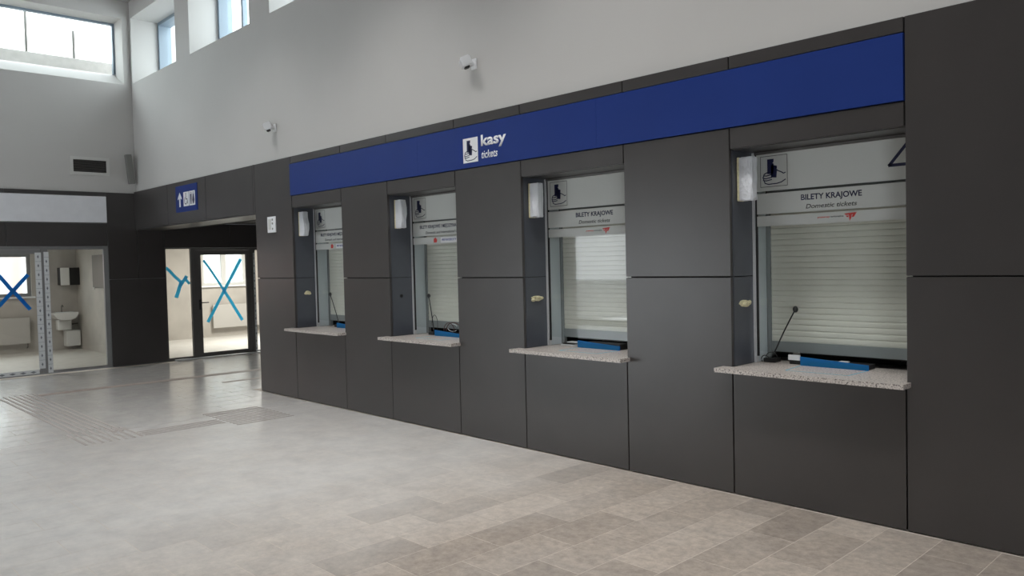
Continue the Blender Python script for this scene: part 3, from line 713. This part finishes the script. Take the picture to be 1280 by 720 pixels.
# ------------------------------------------------------------------ rooms behind the glass
XB = -19.5
struct(box('floor', 'roomfloor', None, XB, XE-.14, -6.0, YE, -.15, -.002))
struct(box('ceiling', 'ceil', None, XB-.3, XE-.14, -6.0, YE, 2.75, 2.95))
wA, wB = (-2.6, -.66), (3.05, 4.2)
struct(wall_grid('wall_left', -6.0, YE, -.1, 2.75, [(*wA, 1.20, 2.12), (*wB, 1.28, 2.12), (4.7, 7.6, .9, 2.3), (-5.6, -3.2, .9, 2.3)], XB, XB-.3, 'x', ['plaster']))
struct(box('wall_right', 'plaster', None, XB, XE-.14, .22, .34, -.1, 2.75))
struct(box('wall_right', 'plaster', None, XB, XE-.14, YE-.1, YE, 0, 2.75)); struct(box('wall_front', 'plaster', None, XB, XE-.14, -6.0, -5.85, 0, 2.75))
for nm, (a, b), z0, z1, mm in (('window_12', wA, 1.20, 2.12, 'gframe'), ('window_13', wB, 1.28, 2.12, 'grille')):
    t = bpy.data.objects.new(nm, None); link(t, None, (XB-.1, (a+b)/2, z0)); struct(t)
    frame_box('window_frame', mm, t, a, b, z0, z1, .07, XB-.14, XB-.06)
    c = (a+b)/2
    box('mullion', mm, t, XB-.14, XB-.06, c-.06, c+.06, z0+.07, z1-.07)
    box('pane', 'wglass', t, XB-.10, XB-.09, a+.07, c-.06, z0+.07, z1-.07); box('pane', 'wglass', t, XB-.10, XB-.09, c+.06, b-.07, z0+.07, z1-.07)
    box('sill', 'signwhite', t, XB-.06, XB+.06, a-.05, b+.05, z0-.035, z0-.002)
def radiator(y0, y1, z0, z1, label):
    t = thing('radiator', label, 'radiator', (XB+.08, (y0+y1)/2, z0), 'flat panel radiators')
    MB().box(XB+.05, XB+.12, y0, y1, z0, z1, bev=.008).build('panel', 'radiator', t)
    m = MB()
    for k in range(int((y1-y0)/.04)-1): m.box(XB+.055, XB+.115, y0+.03+k*.04, y0+.034+k*.04, z1, z1+.004)
    m.build('grille', 'radiator', t)
    for y in (y0+.12, y1-.12): box('bracket', 'radiator', t, XB+.002, XB+.05, y, y+.03, z0+.1, z1-.05)
    MB().tube([(XB+.09, y1-.05, z0), (XB+.09, y1-.05, z0-.08), (XB+.02, y1-.05, z0-.10)], .010).build('pipe', 'steel', t)
radiator(-2.3, -.75, .20, .76, 'white panel radiator under the window behind the far-left glass door')
radiator(3.24, 4.7, .22, .80, 'pale panel radiator seen through the passage glass door')
# wash basin corner
t = thing('wash_basin', 'white wash basin with tap on the wall behind the far-left glass', 'basin', (XB+.2, -.12, .68))
m = MB(); prof2 = [(-.36, .83), (.12, .83), (.12, .79), (.06, .70), (-.02, .67), (-.22, .67), (-.30, .70), (-.36, .79)]
m.prism(prof2, 'x', XB+.0, XB+.42); m.build('bowl', 'porcelain', t)
MB().box(XB+.08, XB+.36, -.29, .05, .825, .833, bev=.003).build('basin_hollow', 'reveal', t)
MB().tube([(XB+.06, -.12, .83), (XB+.06, -.12, .95), (XB+.12, -.12, .98), (XB+.18, -.12, .95)], .012, 8).build('tap', 'steel', t)
MB().box(XB, XB+.2, -.24, .04, .435, .67, bev=.03).build('siphon_cover', 'porcelain', t)
MB().tube([(XB+.06, .04, .55), (XB+.06, .17, .56), (XB+.01, .2, .56)], .015).build('drain_pipe', 'steel', t)
o = MB().box(XB+.22, XB+.42, -.05, .0, .1, .2).b
t = thing('waste_bin', 'small white wall bin below the wash basin', 'bin', (XB+.12, .05, .08))
struct(box('wall_right', 'plaster', None, XB, XB+.9, .12, .5, 0, 2.75)) if False else None
MB().box(XB+.002, XB+.25, -.09, .19, .08, .41, bev=.012).build('body', 'porcelain', t)
box('lid', 'grille', t, XB+.002, XB+.255, -.095, .195, .41, .425, bev=.004)
t = thing('towel_dispenser', 'white and black paper towel dispenser on the plaster wall behind the far-left glass', 'dispenser', (XB+.1, .02, 1.42))
box('front', 'porcelain', t, XB+.24, XB+.26, -.163, .012, 1.42, 1.80, bev=.004, label='white front')
box('body', 'black', t, XB+.002, XB+.239, -.16, .21, 1.42, 1.80, bev=.006)
box('side_cover', 'black', t, XB+.24, XB+.262, .015, .215, 1.42, 1.80, bev=.004, label='black glossy side')
DA = .08
t = thing('hand_dryer', 'grey steel cabinet on the side wall behind the far-left glass', 'cabinet', (-17.3, .2, 1.36))
box('cabinet_body', 'steel', t, -17.86, -16.70, DA, .215, 1.36, 2.04, bev=.005)
box('cabinet_door', 'steel', t, -17.84, -16.72, DA-.006, DA-.001, 1.38, 2.02, bev=.002)
for x in (-17.80, -16.78): box('fixing_tab', 'porcelain', t, x, x+.06, DA-.02, DA, 1.33, 1.38)
box('fixing_tab', 'porcelain', t, -16.80, -16.60, DA-.02, DA, 2.02, 2.07)

# ------------------------------------------------------------------ outdoors
gr = struct(box('trim_1', 'ground', None, -80, XB-.4, -60, 60, -.6, -.5)); gr.name = 'ground'; struct(gr)
# roof terrace behind the end-wall window: parapet and glass balustrade
pb = struct(box('wall_outer', 'conc', None, -16.6, -16.35, -10, 3, 3.2, 5.68))
struct(box('roof', 'conc', None, -19.8, -15.5, -10, 5.4, 3.0, 3.2))
t = thing('balustrade', 'glass balustrade with slim metal posts outside the high end window', 'balustrade', (-16.5, -1, 5.78))
for y in (-4.6, -3.0, -1.26, -.48):
    MB().box(-16.50, -16.45, y-.02, y+.02, 5.68, 6.45 if y != -.48 else 6.22).build('post', 'steel', t)
for y0, y1 in ((-4.57, -3.03), (-2.97, -1.29), (-1.23, -.51)): box('pane', 'wglass', t, -16.48, -16.47, y0, y1, 5.70, 6.35)
def building(x, y0, y1, z1, m, label, rows, cols):
    t = thing('building', label, 'building', (x, (y0+y1)/2, -.5))
    box('facade', m, t, x-6, x, y0, y1, -.5, z1)
    for r in range(rows):
        for c in range(cols):
            w_ = (y1-y0)/cols; ya = y0+w_*(c+.25); za = 1+r*3.0
            fo = MB().box(x, x+.06, ya, ya+w_*.5, za, za+1.5).build('window', 'porcelain', t)
            box('pane', 'dglass', fo, x+.06, x+.07, ya+.12, ya+w_*.5-.12, za+.12, za+1.38)
building(-42, 4, 22, 9, 'facade', 'pale building outside seen through the passage glass door', 3, 6)
building(-40, -18, 1.5, 8, 'brickf', 'pinkish building outside seen through the far-left room window', 2, 6)
